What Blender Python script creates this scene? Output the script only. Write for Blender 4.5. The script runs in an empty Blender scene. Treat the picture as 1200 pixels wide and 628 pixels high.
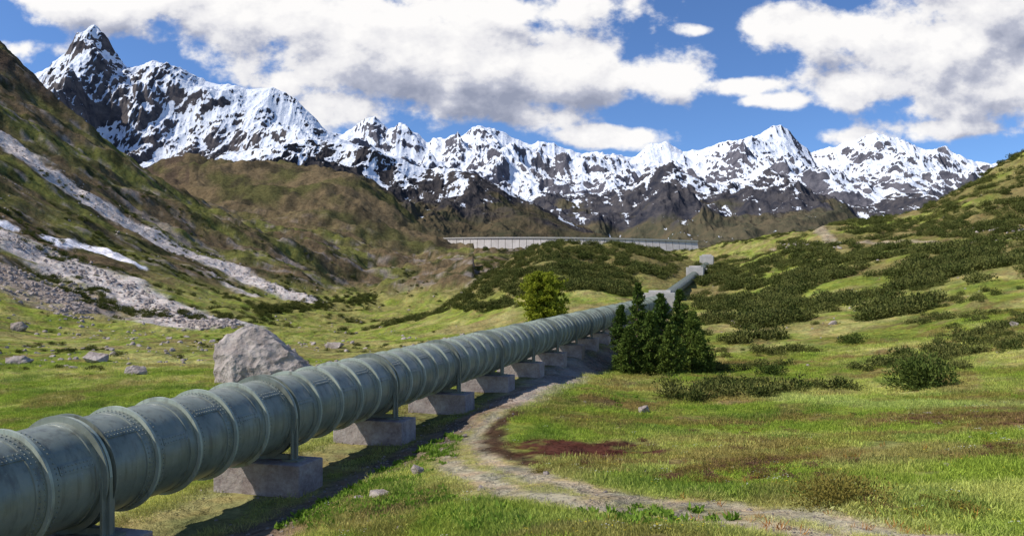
import bpy, math, numpy as np, time
from mathutils import Vector, Matrix
rng=np.random.default_rng(7)
F=900.0; HZ=350.0
scene=bpy.context.scene
# ------------------------------------------------------------ noise
_r=np.random.default_rng(3); PERM=np.concatenate([_r.permutation(256)]*3); GA=_r.random(256)*2*np.pi; GX=np.cos(GA); GY=np.sin(GA)
def perlin(x,y,seed=0):
    x=np.asarray(x,float)+seed*17.37; y=np.asarray(y,float)+seed*31.71
    xi=np.floor(x).astype(np.int64); yi=np.floor(y).astype(np.int64); xf=x-xi; yf=y-yi; xi&=255; yi&=255
    u=xf*xf*xf*(xf*(xf*6-15)+10); v=yf*yf*yf*(yf*(yf*6-15)+10)
    def g(a,b,dx,dy):
        h=PERM[PERM[a]+b]; return GX[h]*dx+GY[h]*dy
    n00=g(xi,yi,xf,yf); n10=g(xi+1,yi,xf-1,yf); n01=g(xi,yi+1,xf,yf-1); n11=g(xi+1,yi+1,xf-1,yf-1)
    return 1.4*((n00*(1-u)+n10*u)*(1-v)+(n01*(1-u)+n11*u)*v)
def fbm(x,y,o=5,seed=0,g=.5):
    s=0;a=1;t=0
    for i in range(o):
        s=s+a*perlin(x,y,seed+i); t+=a; a*=g; x=x*2.03; y=y*2.03
    return s/t
def ridged(x,y,o=6,seed=0,g=.5):
    s=0;a=1;t=0;w=1
    for i in range(o):
        n=1-np.abs(perlin(x,y,seed+i)); n=n*n*w; s=s+a*n; t+=a; w=np.clip(n*1.6,0,1); a*=g; x=x*2.07; y=y*2.07
    return s/t
def ss(a,b,x):
    t=np.clip((x-a)/(b-a),0,1); return t*t*(3-2*t)
# ------------------------------------------------------------ terrain control points
C=[]
def P(px,Y,z=None,py=None):
    if z is None: z=(HZ-py)/F*Y
    C.append(((px-600)/F,Y,z))
for px,l in {
 -150:[(15,-6),(40,-6.5),(100,-4),(200,20),(500,180),(700,280),(1000,300),(1800,200)],
 0:[(15,-5.8),(40,-6.2),(100,-6),(160,-5),(300,27),(500,111),(700,224),(1000,200),(1800,150)],
 150:[(17,-5.8),(40,-6.4),(100,-6.5),(200,-5.5),(350,19),(550,73),(750,146),(1000,120)],
 300:[(3,-3),(15.5,-5.3),(45,-6.2),(100,-7),(250,-7.8),(400,2.2),(550,30),(750,66),(870,74),(1300,228),(1500,225),(1800,150)],
 200:[(1300,232),(900,110)],
 400:[(1250,205),(500,0),(700,35),(850,62)],
 450:[(14,-4.6),(50,-6.4),(120,-8),(250,-9),(450,-5),(650,8),(800,38),(950,66),(1200,165)],
 490:[(1150,108),(1400,105)],
 520:[(1100,76)],
 500:[(200,-5.6),(300,-8),(400,-7)],
 550:[(55,-6),(120,-6.5),(230,1.5),(350,-6),(450,-1),(560,14)],
 560:[(800,52),(950,56)],
 600:[(3,-2.6),(12.5,-3.9),(25,-4.9),(45,-5.1),(100,-5),(180,-1),(260,13),(400,-3),(700,30),(1000,60),(1500,84),(1900,90)],
 640:[(270,18.8),(200,8)],
 690:[(270,17.5),(220,9),(450,5)],
 745:[(270,18.5),(220,9)],
 790:[(280,15)],
 830:[(290,11.5),(100,-4.4),(150,-.8),(220,4.5)],
 750:[(13,-3.8),(20,-4.5),(40,-5.5),(70,-5.8),(90,-4.9),(150,-1.5),(450,8),(700,30),(1200,68)],
 870:[(700,50)],
 900:[(3,-2.4),(11,-3.4),(20,-4.3),(40,-5.2),(75,-5.2),(110,-2.6),(150,1),(200,9),(300,15),(600,46),(1000,65),(1500,84),(1900,90)],
 930:[(220,14.7)],
 970:[(300,28),(420,22)],
 950:[(600,53)],
 1050:[(11,-3.3),(20,-4),(40,-4.8),(70,-4),(100,-.5),(150,8),(170,12),(200,13.6),(280,29),(400,26),(700,50)],
 1130:[(300,43)],
 1200:[(3,-2.3),(10.4,-3.2),(20,-3.7),(40,-4),(70,-1.6),(100,3),(135,10),(155,11.5),(220,28),(320,60),(450,56),(700,55),(1200,85),(1900,90)],
 1350:[(15,-3.2),(40,-3.5),(100,5),(200,30),(320,75),(450,85),(900,80)]}.items():
    for Y,z in l: P(px,Y,z)
C=np.array(C); KU=2.6
ca=C[:,0]*KU; cb=np.log(C[:,1]+3); cq=(C[:,2]+5)/(C[:,1]+20)
def U(r2): return .5*r2*np.log(r2+1e-9)
n=len(C); A=np.zeros((n+3,n+3)); A[:n,:n]=U((ca[:,None]-ca)**2+(cb[:,None]-cb)**2)+np.eye(n)*.003
A[:n,n]=1;A[:n,n+1]=ca;A[:n,n+2]=cb;A[n:,:n]=A[:n,n:].T
W=np.linalg.solve(A,np.concatenate([cq,[0,0,0]]))
PX0,PK,PZ0,PZK,PR=-14.3,.2889,-4.13,.0244,1.1
def pipe_s(X,Y): return (X-PX0-PK*Y)/1.041
GP0=-6.3
def ground_raw(X,Y):
    sh=X.shape; X=X.ravel(); Y=Y.ravel()
    Ye=np.clip(Y,3,1900); u=np.clip(X/(np.maximum(Y,3)),-.9,.9); a=u*KU; b=np.log(Ye+3)
    q=W[n]+W[n+1]*a+W[n+2]*b
    for i in range(n): q=q+W[i]*U((a-ca[i])**2+(b-cb[i])**2)
    Z=q*(Ye+20)-5
    far=ss(1800,2600,Y); Z=Z*(1-far)+90*far
    Yc=np.clip(Y,0,2500)
    Z+=fbm(X/9,Y/9,4,1)*.6*ss(5,50,Yc)+fbm(X/2.2,Y/2.2,3,5)*.16
    Z+=fbm(X/30,Y/30,4,11)*2.0*ss(50,200,Yc)*(1+Yc/700)
    Z+=(ridged(X/22,Y/22,4,15)-.5)*1.6*ss(80,250,Yc)*(1+Yc/600)
    big=ss(260,650,Yc)*(1-ss(1500,2000,Yc))
    Lf=(X/np.maximum(Y,1)<-.05)
    Z+=big*(fbm(X/120,Y/120,6,21)*13+(ridged(X/190,Y/120,6,31)-.5)*24*Lf+(ridged(X/60,Y/30,5,35)-.5)*5*Lf)
    s=pipe_s(X,Y); w=np.exp(-(np.abs(s+.4)/2.9)**4)*(1-ss(150,180,Y))
    gp=GP0+PZK*Y+fbm(X/2,Y/2,3,9)*.08
    Z=Z*(1-w)+gp*w
    return Z.reshape(sh)
ROWS=760;COLS=1000
tt=np.linspace(0,1,ROWS); Yr=-8+ (np.exp(tt*math.log(2108/8+1))-1)*8
Yr=np.concatenate([Yr,np.geomspace(2300,16000,14)]); ROWS=len(Yr)
ur=np.linspace(-1.15,1.15,COLS)
YY=np.repeat(Yr[:,None],COLS,1); XX=ur[None,:]*(np.maximum(YY,-8)+16); ZZ=ground_raw(XX,YY)
def TZ(X,Y):
    X=np.asarray(X,float);Y=np.asarray(Y,float)
    r=np.clip(np.interp(Y,Yr,np.arange(ROWS)),0,ROWS-1.001); c=np.clip((X/(Y+16)+1.15)/2.3*(COLS-1),0,COLS-1.001)
    r0=r.astype(int);c0=c.astype(int);fr=r-r0;fc=c-c0
    return (ZZ[r0,c0]*(1-fc)+ZZ[r0,c0+1]*fc)*(1-fr)+(ZZ[r0+1,c0]*(1-fc)+ZZ[r0+1,c0+1]*fc)*fr
MY=np.geomspace(8,1900,1500)
def hit(px,py,ymin=8):
    m=MY[MY>=ymin]; X=(px-600)/F*m; z=(HZ-py)/F*m; t=TZ(X,m); k=np.argmax(t>=z)
    if not (t>=z).any(): k=len(m)-1
    return np.array([X[k],m[k],t[k]])
def hitl(l,ymin=8): return np.array([hit(a,b,ymin) for a,b in l])
def dpoly(X,Y,pts,ws):
    best=np.full(X.shape,1e9)
    for i in range(len(pts)-1):
        a=pts[i];b=pts[i+1];d=b[:2]-a[:2];L=d@d+1e-9
        t=np.clip(((X-a[0])*d[0]+(Y-a[1])*d[1])/L,0,1)
        dist=np.hypot(X-a[0]-t*d[0],Y-a[1]-t*d[1])/(ws[i]*(1-t)+ws[i+1]*t)
        best=np.minimum(best,dist)
    return best
# ------------------------------------------------------------ mesh helpers
def mesh_np(name,V,Fc,smooth=True):
    V=np.asarray(V,np.float32).reshape(-1,3);Fc=np.asarray(Fc,np.int32);k=Fc.shape[1]
    me=bpy.data.meshes.new(name);me.vertices.add(len(V));me.vertices.foreach_set('co',V.ravel())
    me.loops.add(Fc.size);me.loops.foreach_set('vertex_index',Fc.ravel())
    me.polygons.add(len(Fc));me.polygons.foreach_set('loop_start',np.arange(0,Fc.size,k,dtype=np.int32))
    me.polygons.foreach_set('use_smooth',np.full(len(Fc),smooth))
    me.update(calc_edges=True);me.validate();return me
def obj(name,me,mat=None,parent=None,link=True):
    o=bpy.data.objects.new(name,me)
    if mat: me.materials.append(mat)
    if link: scene.collection.objects.link(o)
    if parent: o.parent=parent
    return o
def gridfaces(R,Cc):
    i=np.arange(R*Cc).reshape(R,Cc)
    return np.stack([i[:-1,:-1],i[:-1,1:],i[1:,1:],i[1:,:-1]],-1).reshape(-1,4)
def addcol(me,name,col):
    a=me.color_attributes.new(name,'FLOAT_COLOR','POINT');c=np.ones((len(me.vertices),4),np.float32);c[:,:col.shape[1]]=col;a.data.foreach_set('color',c.ravel())
# ------------------------------------------------------------ material helpers
class NT:
    def __init__(s,nt): s.nt=nt
    def n(s,t,**k):
        nd=s.nt.nodes.new(t)
        for a,b in k.items():
            if a.startswith('i_'):
                key=a[2:]; key=int(key) if key.isdigit() else key
                s.set(nd.inputs[key],b)
            else: setattr(nd,a,b)
        return nd
    def set(s,inp,v):
        if hasattr(v,'bl_idname') and 'Socket' in v.bl_idname: s.nt.links.new(v,inp)
        else: inp.default_value=v
    def math(s,op,a,b=0,c=None,clamp=False):
        nd=s.nt.nodes.new('ShaderNodeMath');nd.operation=op;nd.use_clamp=clamp
        s.set(nd.inputs[0],a);s.set(nd.inputs[1],b)
        if c is not None:s.set(nd.inputs[2],c)
        return nd.outputs[0]
    def noise(s,vec,scale,detail=4,rough=.55):
        nd=s.nt.nodes.new('ShaderNodeTexNoise');s.set(nd.inputs['Vector'],vec);nd.inputs['Scale'].default_value=scale;nd.inputs['Detail'].default_value=detail;nd.inputs['Roughness'].default_value=rough
        return nd.outputs[0]
    def mix(s,f,a,b,bt='MIX'):
        nd=s.nt.nodes.new('ShaderNodeMix');nd.data_type='RGBA';nd.blend_type=bt
        s.set(nd.inputs[0],f);s.set(nd.inputs[6],a);s.set(nd.inputs[7],b);return nd.outputs[2]
    def rng(s,v,a,b,c=0,d=1):
        nd=s.nt.nodes.new('ShaderNodeMapRange');s.set(nd.inputs[0],v);nd.inputs[1].default_value=a;nd.inputs[2].default_value=b;nd.inputs[3].default_value=c;nd.inputs[4].default_value=d;return nd.outputs[0]
def newmat(name,rough=.9,spec=.2):
    m=bpy.data.materials.new(name);m.use_nodes=True;t=NT(m.node_tree);b=m.node_tree.nodes['Principled BSDF'];b.inputs['Roughness'].default_value=rough;b.inputs['Specular IOR Level'].default_value=spec
    return m,t,b
def c4(c): return (c[0],c[1],c[2],1)
def diffmat(name):
    m=bpy.data.materials.new(name);m.use_nodes=True;m.node_tree.nodes.clear();t=NT(m.node_tree);b=t.n('ShaderNodeBsdfDiffuse');o=t.n('ShaderNodeOutputMaterial');m.node_tree.links.new(b.outputs[0],o.inputs[0]);return m,t,b
def rockmat(name,c1,c2,scale=1.,bump=.3,dist=.1):
    m,t,b=newmat(name);co=t.n('ShaderNodeTexCoord').outputs['Object']
    n1=t.noise(co,scale,6,.65);n2=t.noise(co,scale*6,5,.7)
    f=t.rng(t.math('ADD',t.math('MULTIPLY',n1,.6),t.math('MULTIPLY',n2,.4)),.38,.62)
    t.set(b.inputs['Base Color'],t.mix(f,c4(c1),c4(c2)))
    bp=t.n('ShaderNodeBump');bp.inputs['Strength'].default_value=bump;bp.inputs['Distance'].default_value=dist
    t.set(bp.inputs['Height'],t.math('ADD',n1,t.math('MULTIPLY',n2,.4)));t.set(b.inputs['Normal'],bp.outputs[0]);return m
def leafmat(name,c1,c2,trans=0.,tint=False):
    m=bpy.data.materials.new(name);m.use_nodes=True;nt=m.node_tree;nt.nodes.clear();t=NT(nt);oi=t.n('ShaderNodeObjectInfo')
    geo=t.n('ShaderNodeNewGeometry')
    f=t.math('ADD',t.math('MULTIPLY',geo.outputs['Random Per Island'],.45),t.math('MULTIPLY',oi.outputs['Random'],.55))
    col=t.mix(f,c4(c1),c4(c2))
    if tint:
        at=t.n('ShaderNodeAttribute',attribute_name='tint');at.attribute_type='INSTANCER';col=t.mix(1.,at.outputs['Color'],col,'MULTIPLY')
    df=t.n('ShaderNodeBsdfDiffuse');t.set(df.inputs[0],col);out=t.n('ShaderNodeOutputMaterial')
    if trans>0:
        tr=t.n('ShaderNodeBsdfTranslucent');t.set(tr.inputs[0],col);mx=t.n('ShaderNodeMixShader');mx.inputs[0].default_value=trans
        nt.links.new(df.outputs[0],mx.inputs[1]);nt.links.new(tr.outputs[0],mx.inputs[2]);nt.links.new(mx.outputs[0],out.inputs[0])
    else: nt.links.new(df.outputs[0],out.inputs[0])
    return m
# ------------------------------------------------------------ paint ground
Xf,Yf,Zf=XX.ravel(),YY.ravel(),ZZ.ravel()
uf=Xf/np.maximum(Yf,4)
def mixc(col,c,w): 
    w=np.clip(w,0,1)[:,None]; return col*(1-w)+np.array(c)[None]*w
n1=fbm(Xf/14,Yf/14,5,41);n2=fbm(Xf/3,Yf/3,4,47);n3=fbm(Xf/60,Yf/60,5,53);n4=fbm(Xf/1.0,Yf/1.0,3,59)
col=np.tile(np.array([.22,.27,.05]),(len(Xf),1))
col=mixc(col,(.42,.40,.15),ss(-.16,.3,n1+.5*n2)*.85)
col=mixc(col,(.10,.16,.03),ss(.0,.4,n2-.3*n1)*.7)
col=mixc(col,(.23,.165,.085),ss(.03,.32,fbm(Xf/5,Yf/5,4,49)+.3*n4)*.6)
mid=ss(60,150,Yf)
col=mixc(col,(.24,.20,.09),ss(-.1,.25,n3+.5*n1)*.7*mid)
hp=ss(.03,.25,fbm(Xf/7,Yf/4.5,4,61)+.3*n4)*ss(13,20,Yf)*(1-ss(60,110,Yf))*ss(-.02,.12,uf)
col=mixc(col,(.21,.125,.065),hp*.6)
col=mixc(col,(.215,.225,.065),(uf<-.03)*(1-ss(-2,8,Zf))*ss(120,260,Yf)*.6*(Zf<8)*ss(-.3,.2,n1))
ls=ss(-2,14,Zf)*(uf<.02)*ss(150,260,Yf)
slc=mixc(np.tile(np.array([.145,.155,.045]),(len(Xf),1)),(.145,.112,.065),ss(-.2,.2,fbm(Xf/70,Yf/45,6,71)+.05))
slc=mixc(slc,(.045,.05,.023),ss(.0,.25,fbm(Xf/22,Yf/16,6,75,.6)));slc=mixc(slc,(.27,.24,.21),ss(.10,.32,fbm(Xf/30,Yf/11,6,79,.65))*.85)
col=col*(1-ls[:,None])+slc*ls[:,None]
bh=ss(850,1000,Yf)*ls;bc=mixc(np.tile(np.array([.15,.118,.068]),(len(Xf),1)),(.09,.09,.038),ss(-.15,.2,fbm(Xf/90,Yf/90,6,83)))
bc=mixc(bc,(.05,.045,.03),ss(.05,.28,fbm(Xf/35,Yf/60,6,87,.6))*.8)
col=col*(1-bh[:,None])+bc*bh[:,None]
col=mixc(col,(.08,.06,.046),ss(140,190,Zf)*ls*(uf<-.42)*ss(-.3,.1,fbm(Xf/30,Yf/30,4,85))*.85)
kn=((uf>-.2)&(uf<.27)).astype(float)*ss(170,210,Yf)*(1-ss(330,400,Yf))*ss(-4,3,Zf)
col=mixc(col,(.17,.15,.06),kn*.8)
rh=ss(.2,.27,uf)*ss(90,140,Yf)*(1-ss(500,700,Yf));col=mixc(col,(.17,.14,.06),rh*ss(-.2,.12,n3+.4*n1)*.6)
def band(l,w,c,wt=1.,nz=.5,ymin=8,edge=.5,sc=4.):
    global col
    pts=hitl(l,ymin);d=dpoly(Xf,Yf,pts,w if hasattr(w,'__len__') else [w]*len(pts))
    d=d+nz*fbm(Xf/sc,Yf/sc,5,91,.6);col=mixc(col,c,(1-ss(1-edge,1+edge*.4,d))*wt);return pts
SC=(.58,.54,.50)
band([(0,162),(60,205),(130,250),(200,288),(270,318),(330,340),(362,352)],[16,17,17,15,13,11,10],SC,.97,.9,120,.3,14)
band([(150,240),(190,265),(215,285)],[6,8,6],(.3,.26,.23),.7,1.2,120,.6,14)
band([(0,275),(60,303),(130,330),(180,355),(215,378)],[16,18,19,18,15],SC,.92,1.0,120,.45,10)
band([(215,380),(275,380)],[9,12],SC,.9,.6,120,.6,6)
band([(250,320),(300,345)],[5,8],SC,.8,.8,120,.6,6)
band([(0,320),(50,340),(100,362)],[20,22,15],(.34,.29,.26),.85,1.2,120,.8,6)
band([(66,283),(110,293),(157,307)],[6,8.5,5],(.88,.89,.92),1,.6,120,.2,8)
band([(0,263),(14,267)],[4,3],(.88,.89,.92),1,.4,120,.25,8)
band([(425,380),(520,362)],[9,14],(.23,.29,.06),.7,.7,120,.6,12)
GR=(.44,.39,.30)
pathpts=[(1060,640),(940,612),(830,598),(720,590),(620,570),(550,540),(535,515),(560,490),(615,458),(665,432),(700,412)]
pw=[1.0,1.0,1.0,1.0,1.1,1.1,1.1,1.1,1.3,1.4,1.4]
pts=hitl(pathpts);PATH=pts
dpath=dpoly(Xf,Yf,pts,pw)
col=mixc(col,(.38,.35,.16),(1-ss(.8,1.7,dpath+.5*n2))*.85)
rut=np.abs(np.abs(dpath)-.55)
col=mixc(col,GR,(1-ss(.05,.55,rut+.55*n4+.5*n2))*.75)
sp=pipe_s(Xf,Yf)
trk=(1-ss(.4,1.5,np.abs(sp-2.8)+.9*n2+.4*n4))*(1-ss(120,150,Yf));col=mixc(col,(.24,.185,.14),trk*.9)
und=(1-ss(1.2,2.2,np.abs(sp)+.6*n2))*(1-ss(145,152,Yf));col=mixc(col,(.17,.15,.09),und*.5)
band([(690,420),(655,445),(615,470)],[1.6,1.6,1.2],(.40,.36,.31),.7,.8,20,.6,2)
RD=(.095,.038,.03)
band([(605,484),(578,503),(580,526),(625,544)],[.4,.5,.5,.4],(.075,.045,.032),.95,1.2,8,.7,1.)
band([(632,522),(690,528),(748,532)],[1.1,2.1,1.1],RD,.98,1.5,8,.5,1.)
band([(800,560),(870,545),(940,540)],[.9,1.2,1.],(.19,.11,.065),.8,1.2,8,.7,1.)
band([(450,600),(520,590)],[.4,.3],(.13,.08,.06),.8,1.0,8,.7,1.)
band([(1040,495),(1190,490)],[1.,1.8],(.19,.11,.065),.85,1.2,8,.7,1.5)
band([(840,455),(1000,472),(1200,475)],[1.5,1.5,1.2],(.34,.37,.14),.7,.8,15,.7,3)
band([(905,292),(975,284),(1080,283),(1200,278)],[2,2.2,1.6,1.6],(.38,.32,.23),.8,.6,80,.5,5)
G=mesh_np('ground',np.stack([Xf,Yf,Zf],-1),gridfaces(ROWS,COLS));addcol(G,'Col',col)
COLG=col.reshape(ROWS,COLS,3)
def TC(X,Y):
    r=np.clip(np.rint(np.interp(Y,Yr,np.arange(ROWS))),0,ROWS-1).astype(int); c=np.clip(np.rint((X/(Y+16)+1.15)/2.3*(COLS-1)),0,COLS-1).astype(int)
    return COLG[r,c]
m,t,b=diffmat('ground_mat');co=t.n('ShaderNodeTexCoord').outputs['Object'];at=t.n('ShaderNodeAttribute',attribute_name='Col').outputs['Color']
na=t.noise(co,.22,6,.7);nb=t.noise(co,4.,5,.7)
k=t.math('ADD',t.math('MULTIPLY',na,1.2),nb)
v=t.rng(k,.75,1.45,.35,1.65)
cc=t.mix(1.,at,t.n('ShaderNodeCombineColor',i_0=v,i_1=v,i_2=v).outputs[0],'MULTIPLY')
warm=t.mix(t.rng(t.noise(co,.9,3,.6),.42,.66,0,.5),cc,t.mix(1.,cc,(1.35,1.0,.9,1),'MULTIPLY'))
t.set(b.inputs['Color'],warm)
bp=t.n('ShaderNodeBump');bp.inputs['Strength'].default_value=.8;bp.inputs['Distance'].default_value=.4;t.set(bp.inputs['Height'],k)
bp2=t.n('ShaderNodeBump');bp2.inputs['Strength'].default_value=.7;bp2.inputs['Distance'].default_value=5.;t.set(bp2.inputs['Height'],t.noise(co,.06,5,.68));t.set(bp2.inputs['Normal'],bp.outputs[0])
t.set(b.inputs['Normal'],bp2.outputs[0])
obj('ground',G,m)
# ------------------------------------------------------------ mountains
def mountain(name,prof,Yfoot,Yridge,zfoot,seed,scx,scy,amp,snowline,snowk,pow_,rockA,rockB,low,back=.35,CN=1300,RN=300,slopek=1.,lowz=400,cov=0.,fine=.24,stk=1.,jag=0.):
    prof=np.array(prof,float);x0,x1=prof[0,0],prof[-1,0]
    us=np.linspace((x0-600)/F,(x1-600)/F,CN);H0=(HZ-np.interp(us*F+600,prof[:,0],prof[:,1]))/F*Yridge
    H0=H0+jag*(ridged(us*22,us*0+seed,5,seed+3,.6)-.5)*Yridge/F
    t=np.linspace(0,1+back,RN);Yv=Yfoot+(Yridge-Yfoot)*t
    Ym=np.repeat(Yv[:,None],CN,1);Xm=us[None,:]*(Yridge*.45+.55*Ym);T=np.repeat(t[:,None],CN,1);H=np.repeat(H0[None],RN,0)
    f=np.where(T<=1,np.clip(T,0,1)**pow_,1-(T-1)*1.6)
    wx=fbm(Xm/scx/1.7,Ym/scy/1.7,3,seed+50)*.45
    N=ridged(Xm/scx+wx,Ym/scy+wx*.6,8,seed,.48)
    N2=ridged(Xm/scx*3.1+wx*2,Ym/scy*2.6,7,seed+20,.58)
    win=np.clip(4*T*(1-np.clip(T,0,1))*1.0,0,1)**.7+.06
    Hr=H-zfoot
    Z=zfoot+Hr*f+amp*np.maximum(Hr,120)*((N-.48)*win*ss(0,.18,T)+(N2-.45)*fine*(win*.7+.25)*ss(0,.15,T))
    dzx=np.gradient(Z,axis=1)/np.gradient(Xm,axis=1);dzy=np.gradient(Z,axis=0)/np.gradient(Ym,axis=0)
    sl=np.hypot(dzx,dzy)
    nn=fbm(Xm/350,Ym/350,5,seed+7);st=fbm(Xm/50+wx*3,Ym/260,5,seed+9,.6)
    hh=np.clip((Z-snowline)/snowk,-2.4,1.2)
    slm=np.median(sl)
    snow=cov+hh*.8+nn*1.3+st*1.6*stk-slopek*(sl-slm)*1.6-(N2-.4)*1.0
    snow=np.clip(snow*.35+.5,0,1)
    lowm=ss(.4,-.4,(Z-lowz)/300+nn*1.0)
    Z[0]=-80
    me=mesh_np(name,np.stack([Xm,Ym,Z],-1),gridfaces(RN,CN));addcol(me,'Msk',np.stack([snow.ravel(),lowm.ravel(),np.clip(sl.ravel()/2,0,1)],-1))
    m,t_,b=diffmat(name+'_mat');co=t_.n('ShaderNodeTexCoord').outputs['Object'];at=t_.n('ShaderNodeAttribute',attribute_name='Msk').outputs['Color'];sp=t_.n('ShaderNodeSeparateColor',i_0=at)
    k1=t_.noise(co,.014,7,.72)
    rock=t_.mix(t_.rng(k1,.38,.62),c4(rockA),c4(rockB))
    grs=t_.mix(t_.rng(k1,.4,.62),c4(low[0]),c4(low[1]))
    base=t_.mix(t_.rng(t_.math('ADD',sp.outputs[1],t_.math('SUBTRACT',t_.math('MULTIPLY',k1,.8),.4)),.35,.65),rock,grs)
    sf=t_.rng(t_.math('ADD',sp.outputs[0],t_.math('SUBTRACT',t_.math('MULTIPLY',k1,1.3),.65)),.48,.53)
    t_.set(b.inputs['Color'],t_.mix(sf,base,(.78,.81,.87,1)))
    bp=t_.n('ShaderNodeBump');bp.inputs['Strength'].default_value=.75;bp.inputs['Distance'].default_value=24.;t_.set(bp.inputs['Height'],k1);t_.set(b.inputs['Normal'],bp.outputs[0])
    return obj(name,me,m)
A_=[(250,170),(330,165),(400,160),(415,150),(428,143),(440,138),(455,154),(470,148),(490,155),(500,166),(520,165),(545,158),(560,148),(575,152),(600,160),(620,168),(650,168),(680,180),(700,176),(720,188),(745,183),(760,172),(780,166),(800,177),(820,173),(850,166),(880,163),(900,153),(915,145),(930,158),(950,178),(975,172),(1000,166),(1030,160),(1060,165),(1085,175),(1110,180),(1140,190),(1170,195),(1200,198),(1300,190),(1450,210)]
mountain('snowy_mountain_range',A_,3900,6500,430,100,1000,1650,.37,630,260,1.2,(.065,.065,.08),(.16,.15,.165),((.13,.11,.075),(.10,.09,.065)),lowz=470,cov=.74,fine=.30,stk=1.2,slopek=1.4,jag=6)  # distance haze is put into the rock colours as a bluish tint
M_=[(520,262),(600,235),(640,225),(700,230),(740,214),(765,198),(780,193),(800,208),(830,218),(860,214),(885,200),(900,196),(925,216),(960,240),(1010,242),(1050,228),(1080,226),(1110,236),(1150,245),(1250,240),(1400,230)]
mountain('mountain_ridge',M_,2100,4200,95,200,750,1250,.36,500,200,1.2,(.034,.036,.048),(.10,.09,.09),((.13,.105,.065),(.075,.075,.048)),slopek=.7,lowz=330,cov=.2,stk=1.4,fine=.3,jag=5)  # dark bluish rock colour also stands in for cloud shadow on these slopes
B_=[(-250,60),(-120,75),(-40,85),(20,98),(45,88),(60,80),(85,62),(98,46),(112,35),(125,46),(140,70),(150,82),(165,82),(180,77),(200,82),(230,92),(260,99),(290,107),(320,104),(345,117),(370,140),(385,157),(410,168),(450,185),(520,230),(560,260)]
mountain('snowy_mountain_peak',B_,2300,3900,250,300,760,1300,.34,690,240,1.12,(.05,.048,.055),(.15,.13,.125),((.12,.09,.06),(.08,.07,.045)),slopek=1.45,lowz=430,cov=.88,fine=.32,stk=1.15,jag=4)
B2=[(60,215),(150,192),(220,186),(300,178),(350,166),(400,167),(440,175),(480,190),(520,197),(560,205),(600,225),(640,245),(680,264),(715,279),(760,292)]
mountain('foothill',B2,1500,2700,80,400,520,850,.30,400,130,1.1,(.03,.03,.036),(.085,.073,.066),((.115,.088,.052),(.055,.055,.033)),slopek=.6,lowz=240,cov=.1,stk=1.5,fine=.3,jag=4)
# ------------------------------------------------------------ dam
BF=[(0,3,2,1),(4,5,6,7),(0,1,5,4),(1,2,6,5),(2,3,7,6),(3,0,4,7)]
def joinboxes(lst):
    V=[];Fc=[]
    for bx in lst:
        o=len(V);V+=list(bx);Fc+=[tuple(i+o for i in f) for f in BF]
    return V,Fc
damm=rockmat('dam_concrete',(.42,.38,.35),(.58,.53,.49),.06,.3,1.)
dam=bpy.data.objects.new('dam',None);scene.collection.objects.link(dam)
xs=np.linspace(-140,318,40);seg=[];cr=[]
for i in range(39):
    a,b_=xs[i],xs[i+1]-.7
    dy=lambda x:1270+45*((x-90)/230)**2
    zt=101.5-.010*(a+140)
    ya,yb=dy(a),dy(b_)
    seg.append([(a,ya-45,20),(b_,yb-45,20),(b_,yb+8,20),(a,ya+8,20),(a,ya,zt),(b_,yb,zt),(b_,yb+7,zt),(a,ya+7,zt)])
    cr.append([(a,ya-2.2,zt+.01),(b_+.7,yb-2.2,zt+.01),(b_+.7,yb+7.5,zt+.01),(a,ya+7.5,zt+.01),(a,ya-2.2,zt+2.2),(b_+.7,yb-2.2,zt+2.2),(b_+.7,yb+7.5,zt+2.2),(a,ya+7.5,zt+2.2)])
V,Fc=joinboxes(seg);obj('wall',mesh_np('dam_wall',V,Fc,False),damm,dam)
V,Fc=joinboxes(cr);obj('crest',mesh_np('dam_crest',V,Fc,False),rockmat('crest_concrete',(.55,.51,.47),(.66,.61,.57),.1,.2,.5),dam)
# ------------------------------------------------------------ pipeline
pl=bpy.data.objects.new('pipeline',None);scene.collection.objects.link(pl)
def steelmat(name,k_,spec=.5,r0=.34):
    m,t,b=newmat(name,.5,spec);co=t.n('ShaderNodeTexCoord').outputs['Object']
    k1=t.noise(co,1.2,6,.65);k2=t.noise(co,9.,5,.7)
    mp=t.n('ShaderNodeMapping');t.set(mp.inputs[0],co);mp.inputs['Scale'].default_value=(6,6,.5);k3=t.noise(mp.outputs[0],1.,4,.6)
    base=t.mix(t.rng(k1,.35,.65),(.17*k_,.192*k_,.155*k_,1),(.25*k_,.27*k_,.218*k_,1))
    base=t.mix(t.rng(k3,.50,.70,0,.65),base,(.09*k_,.085*k_,.065*k_,1))
    base=t.mix(t.rng(k2,.62,.74,0,.5),base,(.38,.39,.33,1))
    t.set(b.inputs['Base Color'],base);t.set(b.inputs['Roughness'],t.rng(k2,.3,.7,r0,r0+.22))
    bp=t.n('ShaderNodeBump');bp.inputs['Strength'].default_value=.15;bp.inputs['Distance'].default_value=.02;t.set(bp.inputs['Height'],t.math('ADD',k1,k2));t.set(b.inputs['Normal'],bp.outputs[0]);return m
steel=steelmat('painted_steel',1.,.55,.26);steelL=steelmat('worn_steel',1.9,.4,.36)
def frame(d):
    d=np.array(d,float);d/=np.linalg.norm(d);r=np.cross(d,[0,0,1]);r/=np.linalg.norm(r);u=np.cross(r,d);return d,r,u
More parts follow.
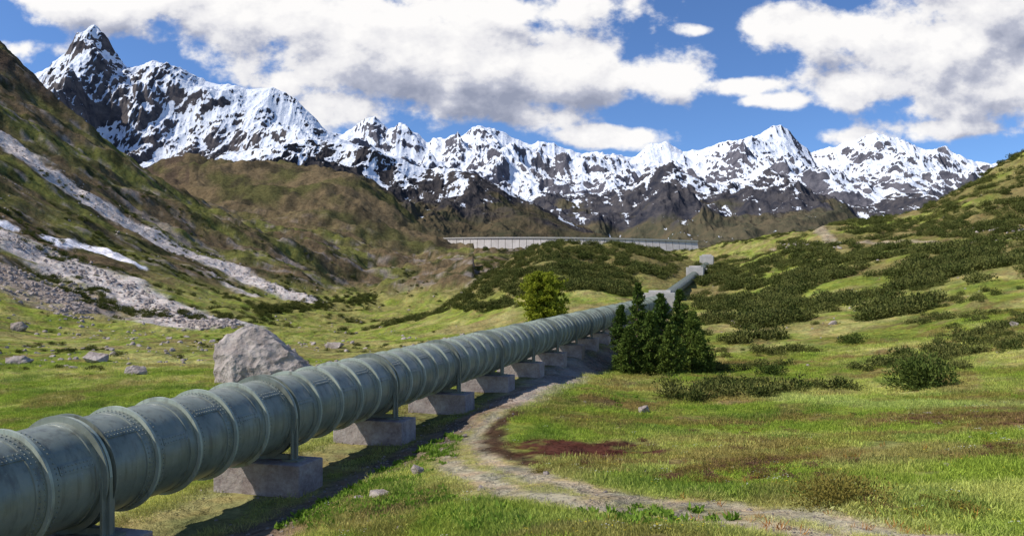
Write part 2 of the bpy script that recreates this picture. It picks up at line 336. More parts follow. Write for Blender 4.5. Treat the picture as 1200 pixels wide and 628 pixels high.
def lathe(org,d,prof,NS=72):
    d,r,u=frame(d);th=np.linspace(0,2*np.pi,NS,endpoint=False);ci=np.cos(th)[:,None]*r+np.sin(th)[:,None]*u
    V=[];Fc=[];o=0;j=np.arange(NS);jn=(j+1)%NS
    for (s0,r0),(s1,r1) in prof:
        V.append(org+d*s0+ci*r0);V.append(org+d*s1+ci*r1)
        Fc.append(np.stack([o+j,o+NS+j,o+NS+jn,o+jn],-1));o+=2*NS
    return np.concatenate(V),np.concatenate(Fc)
D=np.array([PK,1,PZK]);DL=np.linalg.norm(D)
def axis(Y): return np.array([PX0+PK*Y,Y,PZ0+PZK*Y])
SUP=6.85;SG=SUP/5*DL;Y0=16.4-4*SUP;NSEG=int((150-Y0)/(SUP/5));org=axis(Y0)
prof=[];profr=[];R=PR
for i in range(NSEG):
    s=i*SG;ring=.12
    pr=[(s-.02,R+.02),(s-.02,R+ring),(s+.05,R+ring),(s+.05,R+.03),(s+.30,R+.025),(s+.31,R-.01),(s+SG*.6,R+.012),(s+SG-.27,R-.005),(s+SG-.26,R+.02),(s+SG-.02,R+.03)]
    z_=list(zip(pr[:-1],pr[1:]));profr+=z_[:3];prof+=z_[3:]
V,Fc=lathe(org,D,prof);obj('pipe',mesh_np('pipe',V,Fc),steel,pl)
V,Fc=lathe(org,D,profr);obj('joint_rings',mesh_np('joint_rings',V,Fc),steelL,pl)
d,r,u=frame(D)
rv=[];rn=[]
def rp(s,th,rad): 
    nrm=np.cos(th)*r+np.sin(th)*u;rv.append(org+d*s+nrm*rad);rn.append(nrm)
straps=[]
for i in range(NSEG):
    s=i*SG;Yc=Y0+i*SUP/5
    if Yc<4 or Yc>62: continue
    for so in (.13,.24,SG-.19,SG-.08):
        if (so>.5) and i%2: continue
        for k in range(64): rp(s+so,2*math.pi*k/64+.02,R+.026)
    th0=(.35 if i%2 else .8) ; straps.append((s,th0))
    for dt in (-.045,.045):
        for k in range(9): rp(s+.36+k*(SG-.68)/8,th0+dt,R+.03)
rv=np.array(rv);rn=np.array(rn)
t1=np.cross(rn,d);t2=np.tile(d,(len(rn),1));q=.024
vs=[];ang=np.arange(6)*np.pi/3
for a in ang: vs.append(rv+q*(math.cos(a)*t1+math.sin(a)*t2)-rn*.01)
for a in ang: vs.append(rv+q*.65*(math.cos(a)*t1+math.sin(a)*t2)+rn*q*.6)
vs.append(rv+rn*q*.8)
VV=np.stack(vs,1).reshape(-1,3);base_i=np.arange(len(rv))[:,None]*13
fa=[]
for k in range(6):
    kn_=(k+1)%6;fa.append([k,kn_,6+kn_,6+k])
fq=(base_i[:,None,:]+np.array(fa)[None]).reshape(-1,4)
obj('rivets',mesh_np('rivets',VV,fq),steel,pl)
ft=(base_i[:,None,:]+np.array([[6,7,8],[8,9,10],[10,11,6],[6,8,10]])[None]).reshape(-1,3)
obj('rivet_caps',mesh_np('rivet_caps',VV,ft),steel,pl)
V=[];Fc=[];o=0
for s,th0 in straps:
    th=np.linspace(th0-.085,th0+.085,5);ci=np.cos(th)[:,None]*r+np.sin(th)[:,None]*u
    e=[(s+.315,R-.01),(s+.315,R+.03),(s+SG-.275,R+.03),(s+SG-.275,R-.01)]
    for (a,ra) in e: V.append(org+d*a+ci*ra)
    for k in range(3):
        for j in range(4): Fc.append((o+k*5+j,o+k*5+j+1,o+(k+1)*5+j+1,o+(k+1)*5+j))
    o+=20
obj('seam_plates',mesh_np('seam_plates',np.concatenate(V),Fc,False),steel,pl)
hd=np.array([PK,1,0]);hd/=np.linalg.norm(hd);hr=np.array([hd[1],-hd[0],0]);up=np.array([0,0,1.])
def obox(c,a,l,h):
    c=np.array(c);o=[]
    for z in(-1,1):
        for (x,y) in((-1,-1),(1,-1),(1,1),(-1,1)): o.append(tuple(c+hr*x*l/2+hd*y*a/2+up*z*h/2))
    return o
def addbev(o,w,seg=2):
    md=o.modifiers.new('bev','BEVEL');md.width=w;md.segments=seg;md.limit_method='ANGLE'
blocks=[];legs=[];ringp=[]
for k in range(-3,20):
    Yk=16.4+k*SUP
    if Yk>148: break
    a=axis(Yk);gz=GP0+PZK*Yk
    top=a[2]-PR-.16
    blocks.append(obox([a[0]+hr[0]*.25,a[1]+hr[1]*.25,(gz-.8+top)/2],1.35,2.9,top-gz+.8))
    for sd in(-1,1):
        c=a+hr*sd*1.13
        legs.append(obox([c[0],c[1],(a[2]+.0+top)/2],.09,.20,a[2]-top-.0))
        legs.append(obox([c[0],c[1],(a[2]+.05+top)/2],.34,.06,a[2]+.05-top-.06))
        legs.append(obox([c[0],c[1],top+.03],.5,.5,.056))
    legs.append(obox([a[0],a[1],top+.10],.10,2.0,.16))
    s=(Yk-Y0)*DL
    ringp+=[((s-.13,R+.02),(s-.13,R+.16)),((s-.13,R+.16),(s-.09,R+.16)),((s-.09,R+.16),(s-.09,R+.02)),((s+.12,R+.02),(s+.12,R+.16)),((s+.12,R+.16),(s+.16,R+.16)),((s+.16,R+.16),(s+.16,R+.02))]
V,Fc=joinboxes(blocks);o=obj('support_blocks',mesh_np('support_blocks',V,Fc,False),rockmat('block_concrete',(.24,.185,.17),(.46,.40,.36),1.6,.6,.1),pl);addbev(o,.03)
V,Fc=joinboxes(legs);o=obj('support_legs',mesh_np('support_legs',V,Fc,False),steel,pl)
V,Fc=lathe(org,D,ringp);obj('support_rings',mesh_np('support_rings',V,Fc),steel,pl)
e0=axis(150);q1=np.array([53.,222,0]);q1[2]=TZ(q1[0],q1[1])+1.4;q2=np.array([68.,268,0]);q2[2]=TZ(q2[0],q2[1])+1.4
for i,(a,b_) in enumerate(((e0,q1),(q1,q2))):
    L=np.linalg.norm(b_-a);pp=[]
    for j in range(int(L/2)):
        s=j*2.;pr=[(s,R),(s,R+.09),(s+.15,R+.09),(s+.15,R),(s+2,R)];pp+=list(zip(pr[:-1],pr[1:]))
    V,Fc=lathe(a,b_-a,pp,32);obj('upper_pipe_%d'%(i+1),mesh_np('upper_pipe',V,Fc),steel,pl)
anchor=bpy.data.objects.new('anchor_block',None);scene.collection.objects.link(anchor)
bx=[]
for c,a,l,h in((e0,7,6.0,4.8),(q1,8,4.8,4.4),(q2,8,4.6,5.4)):
    g=TZ(c[0],c[1]);bx.append(obox([c[0],c[1],g+h/2-1],a,l,h));bx.append(obox([c[0],c[1],g+h-1+.25],a*.6,l*.7,.49))
for kk in (.25,.5,.75):
    c=q1*(1-kk)+q2*kk;g=TZ(c[0],c[1]);bx.append(obox([c[0],c[1],g+.2],2,3.6,2))
V,Fc=joinboxes(bx);o=obj('blocks',mesh_np('anchor_blocks',V,Fc,False),rockmat('anchor_concrete',(.38,.35,.32),(.56,.53,.49),.6,.3,.05),anchor);addbev(o,.08)
# ------------------------------------------------------------ foliage
def quads(cen,dirs,L,Wd,rg):
    n_=len(cen);dirs=dirs/np.linalg.norm(dirs,axis=1,keepdims=True);rnd=rg.normal(size=(n_,3));sd=np.cross(dirs,rnd);sd/=np.linalg.norm(sd,axis=1,keepdims=True)
    L=np.broadcast_to(L,(n_,))[:,None];Wd=np.broadcast_to(Wd,(n_,))[:,None]
    a=cen-sd*Wd*.25;b_=cen+dirs*L*.5-sd*Wd*.5;c=cen+dirs*L;d_=cen+dirs*L*.5+sd*Wd*.5
    V=np.stack([a,b_,c,d_],1).reshape(-1,3);return V,np.arange(n_*4).reshape(-1,4)
def cone(a,b_,r0,r1,NS=6):
    d_,r_,u_=frame(b_-a if abs((b_-a)[0])+abs((b_-a)[1])>1e-4 else b_-a+np.array([1e-3,0,0]))
    th=np.arange(NS)*2*np.pi/NS;ci=np.cos(th)[:,None]*r_+np.sin(th)[:,None]*u_;j=np.arange(NS)
    return np.concatenate([a+ci*r0,b_+ci*r1]),np.stack([j,j+NS,(j+1)%NS+NS,(j+1)%NS],-1)
def merge(parts):
    V=[];Fc=[];o=0
    for v,f in parts: V.append(v);Fc.append(np.asarray(f)+o);o+=len(v)
    return np.concatenate(V),np.concatenate(Fc)
bark=rockmat('bark',(.07,.05,.035),(.15,.11,.08),4,.5,.03)
def pine(name,pos,H,Rm,seed,mat,ls=.24,dens=1.,low=.04,oval=False):
    rg=np.random.default_rng(seed);par=bpy.data.objects.new(name,None);scene.collection.objects.link(par);par.location=pos
    parts=[];lean=rg.normal(size=2)*.02*H;tp=[]
    for k in range(9):
        f=k/8;tp.append(np.array([lean[0]*f*f,lean[1]*f*f,-.3+f*(H+.1)]))
    for k in range(8): parts.append(cone(tp[k],tp[k+1],.028*H*(1-k/8)+.015,.028*H*(1-(k+1)/8)+.015,8))
    cen=[];dr=[]
    nl=int(26*dens)
    lobes=rg.random(12)*.5+.7
    for i in range(nl):
        f=low+(1-low)*((i+rg.random()*.6)/nl);z=f*H
        if oval: rad=Rm*math.sqrt(max(.03,1-((f-.45)/.58)**2))
        else: rad=Rm*(min(1,(1-f)*1.9)**.8)*(.75+.25*math.sin(min(1,f*4)*math.pi/2))
        nb_=rg.integers(6,9)
        for k in range(nb_):
            an=rg.random()*2*math.pi;Lb=max(.15,rad*(.55+.6*rg.random())*lobes[int(an/(2*math.pi)*12)%12]);upk=.15+.5*f
            a=np.array([lean[0]*f*f,lean[1]*f*f,z]);dv=np.array([math.cos(an),math.sin(an),upk*.7]);e=a+dv*Lb+np.array([0,0,-.08*Lb])
            if e[2]>H: e[2]=H
            parts.append(cone(a,e,.02+.012*Lb,.008,4))
            nc_=max(3,int(Lb/.19))
            for j in range(nc_):
                g=.3+.7*(j+rg.random()*.5)/nc_;c=a+(e-a)*g+rg.normal(size=3)*.09*Lb*np.array([1,1,.6])
                m_=12;dd=rg.normal(size=(m_,3))+dv*.7+np.array([0,0,.5]);cen.append(np.tile(c,(m_,1))+rg.normal(size=(m_,3))*.05);dr.append(dd)
    v,f=merge(parts);obj('trunk_and_limbs',mesh_np('trunk',v,f),bark,par)
    cen=np.concatenate(cen);dr=np.concatenate(dr);v,f=quads(cen,dr,ls*(.7+.6*rg.random(len(cen))),ls*.42,rg)
    obj('foliage',mesh_np('foliage',v,f,False),mat,par);return par
pm=leafmat('pine_needles',(.04,.08,.018),(.16,.205,.04),.15)
ym=leafmat('larch_needles',(.18,.23,.02),(.40,.41,.05),.3)
for px,Yk,H,Rm,sd in((727,63,5.4,1.0,1),(747,66,7.3,1.25,2),(759,60,5.0,1.2,3),(775,63,6.3,1.3,4),(797,66,6.6,1.4,5),(811,62,5.0,1.25,6),(738,60,3.8,1.1,8),(786,59,3.9,1.2,9),(820,61,3.0,1.1,10)):
    X=(px-600)/F*Yk;pine('pine_tree',(X,Yk,TZ(X,Yk)-.15),H,Rm,sd,pm)
Yk=88;X=(638-600)/F*Yk;pine('larch_tree',(X,Yk,TZ(X,Yk)),7.8,2.6,11,ym,.34,1.6,.10,True)
def bushmesh(name,seed,nl,ls,mat,flat=.6,stem=True,nlobe=9):
    rg=np.random.default_rng(seed);parts=[];cen=[];dr=[]
    for i in range(nlobe):
        an=rg.random()*6.28;rr=rg.random()**.6*.75;c=np.array([math.cos(an)*rr,math.sin(an)*rr,flat*(.25+.45*rg.random())*(1-.4*rr)]);R_=.28+.25*rg.random();k=nl//nlobe
        p=rg.normal(size=(k,3));p/=np.linalg.norm(p,axis=1,keepdims=True);q_=p*(R_*(.55+.5*rg.random((k,1))))*np.array([1,1,flat*1.3]);cc_=c+q_;cc_[:,2]=np.abs(cc_[:,2])
        cen.append(cc_);dr.append(p+np.array([0,0,.8])+rg.normal(size=(k,3))*.5)
        if stem: parts.append(cone(np.array([0,0,-.05]),c,.03,.012,4))
    cen=np.concatenate(cen);dr=np.concatenate(dr);v,f=quads(cen,dr,ls*(.7+.6*rg.random(len(cen))),ls*.5,rg);parts.append((v,f));v,f=merge(parts);me=mesh_np(name,v,f,False);me.materials.append(mat);return me
def coll(name,meshes):
    c=bpy.data.collections.new(name)
    for i,me in enumerate(meshes):
        o=bpy.data.objects.new(name+'_part%d'%i,me);c.objects.link(o)
    return c
def scatter(name,pts,scl,c,nv,seed,tilt=.1,tint=None):
    rg=np.random.default_rng(seed);N_=len(pts);me=bpy.data.meshes.new(name);me.vertices.add(N_);me.vertices.foreach_set('co',np.asarray(pts,np.float32).ravel())
    rot=np.stack([rg.normal(size=N_)*tilt,rg.normal(size=N_)*tilt,rg.random(N_)*6.28],-1).astype(np.float32)
    a=me.attributes.new('rot','FLOAT_VECTOR','POINT');a.data.foreach_set('vector',rot.ravel())
    s3=np.repeat(np.asarray(scl,np.float32)[:,None],3,1)
    a=me.attributes.new('scl','FLOAT_VECTOR','POINT');a.data.foreach_set('vector',s3.ravel())
    a=me.attributes.new('idx','INT','POINT');a.data.foreach_set('value',rg.integers(0,nv,N_).astype(np.int32))
    if tint is not None:
        a=me.attributes.new('tint','FLOAT_COLOR','POINT');cc_=np.ones((N_,4),np.float32);cc_[:,:3]=tint;a.data.foreach_set('color',cc_.ravel())
    o=obj(name,me);ng=bpy.data.node_groups.new(name+'_gn','GeometryNodeTree')
    ng.interface.new_socket('Geometry',in_out='INPUT',socket_type='NodeSocketGeometry');ng.interface.new_socket('Geometry',in_out='OUTPUT',socket_type='NodeSocketGeometry')
    N=ng.nodes;L=ng.links;gi=N.new('NodeGroupInput');go=N.new('NodeGroupOutput');ci=N.new('GeometryNodeCollectionInfo');ci.inputs[0].default_value=c;ci.inputs['Separate Children'].default_value=True;ci.inputs['Reset Children'].default_value=True
    ip=N.new('GeometryNodeInstanceOnPoints');ip.inputs['Pick Instance'].default_value=True
    def na_(nm,ty):
        x=N.new('GeometryNodeInputNamedAttribute');x.data_type=ty;x.inputs['Name'].default_value=nm;return x.outputs['Attribute']
    L.new(gi.outputs[0],ip.inputs['Points']);L.new(ci.outputs[0],ip.inputs['Instance']);L.new(na_('idx','INT'),ip.inputs['Instance Index']);L.new(na_('rot','FLOAT_VECTOR'),ip.inputs['Rotation']);L.new(na_('scl','FLOAT_VECTOR'),ip.inputs['Scale']);L.new(ip.outputs[0],go.inputs[0])
    md=o.modifiers.new('scatter','NODES');md.node_group=ng;return o
bm=leafmat('mountain_pine_leaves',(.035,.055,.014),(.17,.17,.05))
bushes=coll('shrub_src',[bushmesh('shrubm%d'%i,20+i,420,.18,bm,.75) for i in range(4)])
def samp(n_,u0,u1,ya,yb,rg,pw=1.):
    Y=np.exp(rg.uniform(math.log(ya),math.log(yb),n_));u=rg.uniform(u0,u1,n_);return u*Y,Y
rg=np.random.default_rng(5);PT=[];SCL=[]
def addb(X,Y,keep,smin,smax):
    X=X[keep];Y=Y[keep];s=rg.uniform(smin,smax,len(X));PT.append(np.stack([X,Y,TZ(X,Y)-.1*s],-1));SCL.append(s)
X,Y=samp(6000,-.22,.28,170,345,rg);kz=TZ(X,Y);addb(X,Y,(kz>-3+3*fbm(X/15,Y/15,2,3))&(np.abs(pipe_s(X,Y))>4)&(fbm(X/14,Y/14,5,101,.65)>-.06)&~((X/Y>.16)&(Y<200)),.7,2.2)
road=hitl([(905,292),(975,284),(1080,283),(1200,278)],80)
X,Y=samp(11000,.24,.85,85,450,rg);addb(X,Y,(fbm(X/13,Y/11,5,103,.62)>.08-.10*ss(100,170,Y))&(Y>90+20*fbm(X/10,Y/10,2,8))&(dpoly(X,Y,road,[5]*4)>1),.7,2.2)
X,Y=samp(900,.2,.7,42,110,rg);addb(X,Y,(fbm(X/12,Y/12,3,107)>.12),.3,1.1)
X,Y=samp(7000,-.8,-.08,190,700,rg);addb(X,Y,(fbm(X/35,Y/28,5,109,.6)>.12)&(TZ(X,Y)<75),.8,2.0)
X,Y=samp(3500,-.05,.5,420,1000,rg);addb(X,Y,(fbm(X/50,Y/50,4,111)>.05),1.8,3.5)
X,Y=samp(1500,-.75,-.1,60,190,rg);addb(X,Y,(fbm(X/12,Y/12,4,113)>.2),.25,.7)
for i in range(200):
    px=rg.uniform(300,440);q_=hit(px,366-(px-300)*.11+rg.normal()*3,120);PT.append(q_[None]);SCL.append(np.array([rg.uniform(1,2.6)]))
scatter('shrubs',np.concatenate(PT),np.concatenate(SCL),bushes,4,1,.15)
def bush(name,px,py,scale,seed,mat,nl=2600,ls=.075,fl=.75):
    p=hit(px,py);me=bushmesh(name,seed,nl,ls,mat,fl,True,14);o=obj(name,me);o.location=(p[0],p[1],p[2]-.05);o.scale=(scale,)*3;return o
bm2=leafmat('bush_leaves',(.035,.06,.015),(.13,.16,.035))
bush('mountain_pine_bush',1083,456,1.75,71,bm2,3400,.11,1.0)
bush('mountain_pine_bush',943,458,.7,72,bm2,1200,.12,.9)
bush('mountain_pine_bush',905,440,1.3,74,bm2,1200,.12,.6)
bush('mountain_pine_bush',1000,402,1.5,75,bm2,1200,.12,.6)
hm=leafmat('heath_leaves',(.17,.15,.03),(.28,.22,.06),.2)
hm2=leafmat('heath_red',(.14,.075,.045),(.24,.14,.08),.2)
bush('heath_shrub',985,588,.95,73,hm,3500,.06,.42)
bush('heath_shrub',1030,590,.5,74,hm2,1600,.08,.35)
hsc=coll('heath_src',[bushmesh('hs%d'%i,60+i,500,.09,hm2 if i%2 else hm,.3) for i in range(4)])
PT=[]
for cx,cy,sx,sy,k in((900,545,60,12,90),(820,562,30,8,40),(1120,492,70,5,90),(1180,530,20,10,25),(690,550,55,5,14),(1050,600,60,10,16),(860,510,90,12,30)):
    for i in range(k): PT.append(hit(cx+rg.normal()*sx*.6,cy+rg.normal()*sy*.6))
PT=np.array(PT);scatter('heath_plants',PT,rg.uniform(.15,.42,len(PT)),hsc,4,22,.15)
# grass
def tuft(name,seed,nbld,rad,h,wd,mat,lean=.5):
    rg=np.random.default_rng(seed);a=rg.random(nbld)*6.28;r_=rad*np.sqrt(rg.random(nbld));p=np.stack([np.cos(a)*r_,np.sin(a)*r_,np.full(nbld,-.015)],-1)
    dr=rg.normal(size=(nbld,3))*lean;dr[:,2]=1;hh=h*(.5+.8*rg.random(nbld));v,f=quads(p,dr,hh,wd,rg);me=mesh_np(name,v,f,False);me.materials.append(mat);return me
g1=leafmat('grass_green',(1.0,1.15,.8),(1.85,1.85,1.5),.3,True)
gc=coll('grass_src',[tuft('gt0',1,50,.32,.10,.016,g1),tuft('gt1',2,50,.30,.13,.015,g1),tuft('gt2',3,45,.32,.08,.02,g1,.8),tuft('gt3',4,40,.3,.12,.014,g1)])
X,Y=samp(64000,-.75,.72,7.5,75,rg)
dp=dpoly(X,Y,PATH,pw);sX=pipe_s(X,Y)
rut=np.abs(dp-.55)
dd=dpoly(X,Y,hitl([(632,522),(690,528),(748,532)]),[1.1,2.1,1.1])+1.*fbm(X,Y,3,91)
dirt2=dpoly(X,Y,hitl([(605,484),(578,503),(580,526),(625,544)]),[.4,.5,.5,.4])
keep=(rut>.2+.4*rg.random(len(X)))&((np.abs(sX-2.8)>.6+.9*rg.random(len(X))))&(np.abs(sX)>.9+1.*rg.random(len(X)))&(dd>.9)&(dirt2>.9)&(fbm(X/2.5,Y/2.5,3,120)>-.22)
X=X[keep];Y=Y[keep];sc_=(.5+.4*rg.random(len(X)))*(1+Y/50)*np.where(dpoly(X,Y,PATH,pw)<1.2,.5,1)*(1+.5*fbm(X/4,Y/4,3,140))
scatter('grass',np.stack([X,Y,TZ(X,Y)],-1),sc_,gc,4,3,.12,TC(X,Y)*(.75+.55*rg.random((len(X),1))))
lm=leafmat('broad_leaves',(.12,.22,.025),(.26,.38,.06),.35)
pc=coll('herb_src',[tuft('hb0',31,26,.16,.20,.09,lm,1.0),tuft('hb1',32,30,.2,.24,.10,lm,1.1)])
PT=[]
for cx,cy,sx,sy,k in((440,560,55,30,330),(500,520,30,14,120),(380,600,40,18,160),(470,590,60,20,160),(560,610,50,12,60),(730,470,16,5,25),(760,608,60,12,40)):
    for i in range(k):
        q_=hit(cx+rg.normal()*sx*.6,cy+rg.normal()*sy*.6)
        if pipe_s(q_[0],q_[1])>2.9: PT.append(q_)
PT=np.array(PT);scatter('broadleaf_plants',PT,rg.uniform(.35,.8,len(PT)),pc,2,8,.2)
fm=leafmat('red_sprigs',(.36,.15,.04),(.5,.25,.07),.3)
fc=coll('sprig_src',[tuft('sp0',41,12,.12,.22,.02,fm,.5)])
PT=np.array([hit(rg.uniform(700,1150),rg.uniform(600,627)) for i in range(35)]+[hit(rg.uniform(800,1150),rg.uniform(480,600)) for i in range(50)])
scatter('red_sprigs',PT,rg.uniform(.3,.8,len(PT)),fc,1,9,.2)
def flowermesh(name,colr,stem,seed):
    rg=np.random.default_rng(seed);cs=[];ds=[]
    for i in range(5):
        c=np.array([rg.normal()*.12,rg.normal()*.12,.10+.05*rg.random()])
        for k in range(5):
            an=k*1.257;cs.append(c);ds.append([math.cos(an),math.sin(an),.25])
    v,f=quads(np.array(cs),np.array(ds),.02,.016,rg);me=mesh_np(name,v,f,False);me.materials.append(leafmat(name,colr,tuple(x*.8 for x in colr),.2));return me
flc=coll('flower_src',[flowermesh('wfl',(.7,.7,.62),0,1),flowermesh('yfl',(.75,.6,.06),0,2)])
X,Y=samp(750,-.6,.7,9,32,rg);kp=(fbm(X/3,Y/3,3,150)>.02)&(np.abs(pipe_s(X,Y))>3.4)&(dpoly(X,Y,PATH,pw)>1.1)
X=X[kp];Y=Y[kp];scatter('wildflowers',np.stack([X,Y,TZ(X,Y)],-1),rg.uniform(.7,1.1,len(X)),flc,2,33,.1)
# ------------------------------------------------------------ rocks
import bmesh
rk=rockmat('boulder_rock',(.24,.19,.165),(.52,.45,.40),.7,.8,.25)
def hullrock(name,pts,sub,disp,seed,mat,link=True):
    bm_=bmesh.new()
    for p in pts: bm_.verts.new(p)
    bmesh.ops.convex_hull(bm_,input=list(bm_.verts));
    for v in [v for v in bm_.verts if not v.link_faces]: bm_.verts.remove(v)
    bmesh.ops.triangulate(bm_,faces=list(bm_.faces))
    for i in range(sub): bmesh.ops.subdivide_edges(bm_,edges=list(bm_.edges),cuts=1,use_grid_fill=True)
    for i in range(2): bmesh.ops.smooth_vert(bm_,verts=list(bm_.verts),factor=.5,use_axis_x=True,use_axis_y=True,use_axis_z=True)
    bm_.normal_update();co=np.array([v.co[:] for v in bm_.verts]);sz=np.ptp(co,axis=0).max()
    k=3./sz;nz=fbm(co[:,0]*k+co[:,2]*k*.7,co[:,1]*k-co[:,2]*k*.6,5,seed)+.5*ridged(co[:,0]*k*2,co[:,2]*k*2+co[:,1]*k,4,seed+9)-.3
    for v,d_ in zip(bm_.verts,nz): v.co+=v.normal*float(d_)*disp*sz
    me=bpy.data.meshes.new(name);bm_.to_mesh(me);bm_.free();me.polygons.foreach_set('use_smooth',[False]*len(me.polygons));me.materials.append(mat);
    if link: return obj(name,me)
    return me
p=hit(312,449,40);k=p[1]/F
out=[(258,405),(266,391),(292,379),(314,382),(345,408),(367,428),(364,441),(330,449),(262,455)]
pts=[((a-312)*k,-1.5+(.6 if b_<400 else 0),(452-b_)*k) for a,b_ in out]+[((a-312)*k*.85,2.3,(452-b_)*k*.85) for a,b_ in out]+[(-1.6,-2.6,.2),(-1.9,-2.3,2.4),(1.3,-2.3,1.0)]
o=hullrock('boulder',pts,5,.045,3,rk);o.location=(p[0],p[1],p[2]-.35)
def rndrock(seed,flat=.65):
    r_=np.random.default_rng(seed);q_=r_.normal(size=(16,3));q_/=np.linalg.norm(q_,axis=1,keepdims=True);q_*=np.array([1,.8,flat])*(.8+.3*r_.random((16,1)));return [tuple(x) for x in q_]
for px,py,w,fl in((113,424,34,.6),(22,427,32,.5),(22,388,20,.8),(160,438,30,.5),(392,408,26,.5),(755,484,17,.9),(489,557,22,.9),(600,470,9,.6),(445,582,34,.4),(1188,383,14,.7),(85,432,12,.5),(545,512,9,.6),(420,586,20,.4),(640,556,10,.6)):
    p=hit(px,py);R_=w/2/F*p[1];me=hullrock('boulder',rndrock(px,fl),4,.04,px,rk,False);o=obj('boulder',me);o.location=(p[0],p[1],p[2]+R_*fl*.45);o.scale=(R_,)*3;o.rotation_euler[2]=px
sm=coll('stone_src',[hullrock('st%d'%i,rndrock(200+i),2,.05,i,rk,False) for i in range(4)])
X,Y=samp(450,-.72,.7,9,120,rg);P1=np.stack([X,Y,TZ(X,Y)],-1);S1=.02+.12*rg.random(len(X))**4*(1+Y/60)
i_=rg.integers(0,len(PATH)-1,1300);f_=rg.random(1300)[:,None];q_=PATH[i_]*(1-f_)+PATH[i_+1]*f_;q_=q_+rg.normal(size=(1300,3))*.6;P2=np.stack([q_[:,0],q_[:,1],TZ(q_[:,0],q_[:,1])],-1);S2=rg.uniform(.01,.035,1300)
Yp=rg.uniform(12,110,1100);Xp=PX0+PK*Yp+1.041*(2.7+rg.normal(size=1100)*.8);P3=np.stack([Xp,Yp,TZ(Xp,Yp)],-1);S3=rg.uniform(.02,.08,1100)
PT=[]
for l,sd_,kk in(([(0,320),(50,340),(100,362),(60,330)],16,420),([(0,275),(130,330),(215,378)],9,420),([(215,380),(275,380)],4,200),([(0,162),(130,250),(270,318),(362,352)],7,300)):
    for i in range(kk):
        k_=rg.integers(0,len(l)-1);f=rg.random();a=np.array(l[k_])*(1-f)+np.array(l[k_+1])*f+rg.normal(size=2)*sd_*.7;PT.append(hit(a[0],a[1],120))
P4=np.array(PT);S4=rg.uniform(.25,1.1,len(P4))
X,Y=samp(2000,-.8,-.05,70,500,rg);kp=fbm(X/30,Y/30,4,130)>-.05;X=X[kp];Y=Y[kp];P5=np.stack([X,Y,TZ(X,Y)],-1);S5=(.1+.5*rg.random(len(X))**3)*(1+Y/400)
X,Y=samp(200,.25,.8,90,330,rg);P6=np.stack([X,Y,TZ(X,Y)],-1);S6=.1+.7*rg.random(len(X))**4
P7=np.array([hit(rg.uniform(915,985),rg.uniform(284,292),80) for i in range(60)]+[hit(rg.uniform(1140,1199),rg.uniform(262,274),80) for i in range(50)]);S7=rg.uniform(.3,.9,len(P7))
scatter('stones',np.concatenate([P1,P2,P3,P4,P5,P6,P7]),np.concatenate([S1,S2,S3,S4,S5,S6,S7]),sm,4,12,.4)
# ------------------------------------------------------------ camera, sun, sky
cam=bpy.data.cameras.new('camera');cam.sensor_width=36;cam.lens=36*F/1200;cam.shift_y=(HZ-314)/1200;cam.clip_end=40000;cam.clip_start=.1
co_=bpy.data.objects.new('camera',cam);scene.collection.objects.link(co_);co_.rotation_euler=(math.pi/2,0,0);scene.camera=co_
EL=math.radians(45);AZ=math.radians(-102)
sd=Vector((math.sin(AZ)*math.cos(EL),math.cos(AZ)*math.cos(EL),math.sin(EL)))
sun=bpy.data.lights.new('sun','SUN');sun.energy=5.0;sun.angle=math.radians(.5);sun.color=(1,.95,.86);so=bpy.data.objects.new('sun',sun);scene.collection.objects.link(so);so.rotation_euler=sd.to_track_quat('Z','Y').to_euler()
w=bpy.data.worlds.new('World');scene.world=w;w.use_nodes=True;nt=w.node_tree;nt.nodes.clear();t=NT(nt)
sky=t.n('ShaderNodeTexSky');sky.sky_type='NISHITA';sky.sun_disc=False;sky.sun_elevation=EL;sky.sun_rotation=AZ;sky.altitude=2000;sky.air_density=1.;sky.dust_density=.4;sky.ozone_density=2.
gen=t.n('ShaderNodeTexCoord').outputs['Generated'];sx=t.n('ShaderNodeSeparateXYZ',i_0=gen)
yy=t.math('MAXIMUM',t.math('ABSOLUTE',sx.outputs[1]),.12)
cx=t.math('DIVIDE',sx.outputs[0],yy);cz=t.math('DIVIDE',sx.outputs[2],yy);vec=t.n('ShaderNodeCombineXYZ',i_0=cx,i_1=cz).outputs[0]
blobs=[(110,0,190,30,1.1),(320,25,110,50,1.1),(450,60,135,60,1.2),(570,85,125,60,1.2),(690,85,95,42,1.1),(785,88,60,28,1.),(540,10,170,30,1.),(400,132,55,26,1.1),(610,135,60,22,.8),(710,160,60,12,.9),(855,102,48,12,1.),(905,120,42,11,.9),(815,36,20,6,.5),(960,38,80,26,1.1),(1090,60,105,55,1.25),(1160,105,105,48,1.2),(1040,100,70,24,.95),(1130,150,75,14,.9),(1180,10,120,46,1.1),(1015,162,35,8,.7),(20,60,50,12,.4),(1100,-70,200,50,.9),(470,-80,300,50,.9)]
def chain(ox,oz):
    v_=t.n('ShaderNodeVectorMath',operation='ADD',i_0=vec,i_1=(ox,oz,0)).outputs[0];acc=None
    for px,py,rx,ry,am in blobs:
        vs_=t.n('ShaderNodeVectorMath',operation='MULTIPLY_ADD',i_0=v_,i_1=(F/rx/1.25,F/ry/1.25,0),i_2=(-(px-600)/rx/1.25,-(HZ-py)/ry/1.25,0))
        ln=t.n('ShaderNodeVectorMath',operation='LENGTH',i_0=vs_.outputs[0]).outputs['Value']
        e=t.math('MULTIPLY_ADD',ln,-am,am)
        acc=e if acc is None else t.n('ShaderNodeMath',operation='SMOOTH_MAX',i_0=acc,i_1=e,i_2=.2).outputs[0]
    return t.math('MULTIPLY',t.math('MAXIMUM',acc,-1.),.95)
acc=chain(0,0);accU=chain(-.014,.040)
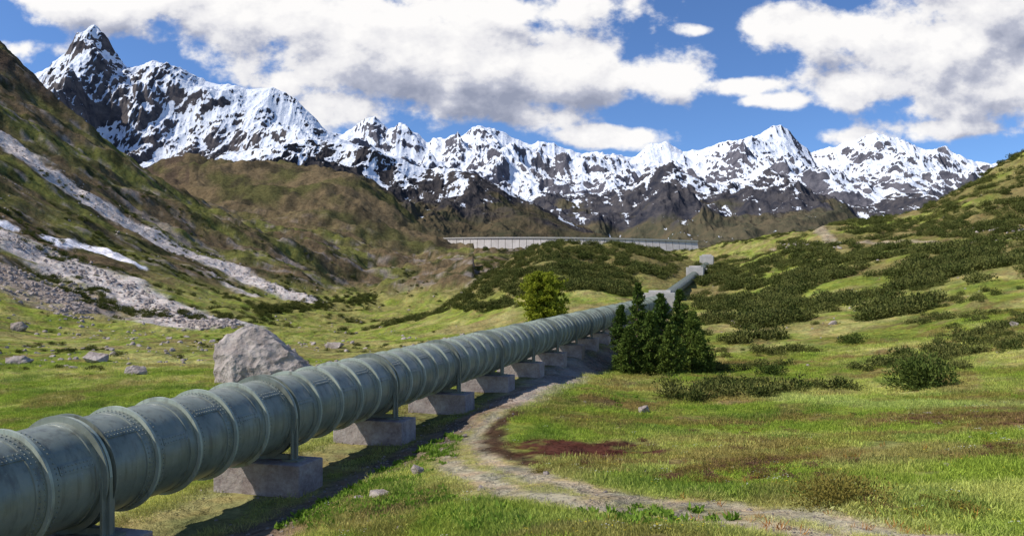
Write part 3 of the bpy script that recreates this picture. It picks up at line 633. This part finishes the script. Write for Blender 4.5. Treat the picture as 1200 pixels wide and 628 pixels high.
def cn(off,det):
    v_=t.n('ShaderNodeVectorMath',operation='MULTIPLY_ADD',i_0=vec,i_1=(1,1.35,1),i_2=(off[0],off[1]*1.35,3.3)).outputs[0]
    return t.math('MULTIPLY',t.math('SUBTRACT',t.noise(v_,8.5,det,.58),.5),3.0)
N0=cn((0,0),8);N1=cn((-.009,.016),6);N2=cn((-.014,.040),4)
d0=t.math('ADD',acc,N0)
alpha=t.n('ShaderNodeMapRange',interpolation_type='SMOOTHSTEP',i_0=d0);alpha.inputs[1].default_value=-.06;alpha.inputs[2].default_value=.34
th=t.math('ADD',t.math('MULTIPLY',t.math('SUBTRACT',N1,N0),1.0),t.math('ADD',t.math('MULTIPLY',accU,.5),t.math('ADD',t.math('MULTIPLY',N2,.35),t.math('MULTIPLY',t.math('SUBTRACT',accU,acc),.45))))
shade=t.rng(th,-.15,1.05)
r_=t.n('ShaderNodeValToRGB');t.set(r_.inputs[0],shade)
cr_=r_.color_ramp;cr_.elements[0].position=0.;cr_.elements[0].color=(1.1,1.08,1.06,1);cr_.elements[1].position=1.;cr_.elements[1].color=(.34,.37,.48,1)
e_=cr_.elements.new(.35);e_.color=(.92,.91,.93,1);e_=cr_.elements.new(.65);e_.color=(.55,.57,.67,1)
bs=t.n('ShaderNodeBackground');t.set(bs.inputs[0],t.mix(1.,sky.outputs[0],(.66,.87,1.15,1),'MULTIPLY'));bs.inputs[1].default_value=.13
bc_=t.n('ShaderNodeBackground');t.set(bc_.inputs[0],r_.outputs[0]);bc_.inputs[1].default_value=.93
ms=t.n('ShaderNodeMixShader');t.set(ms.inputs[0],t.math('MULTIPLY',alpha.outputs[0],.97));nt.links.new(bs.outputs[0],ms.inputs[1]);nt.links.new(bc_.outputs[0],ms.inputs[2])
wo=t.n('ShaderNodeOutputWorld');nt.links.new(ms.outputs[0],wo.inputs[0])
try: w.cycles.sampling_method='MANUAL';w.cycles.sample_map_resolution=256
except Exception as e: print(e)
scene.view_settings.view_transform='Standard';scene.view_settings.look='None';scene.view_settings.exposure=0
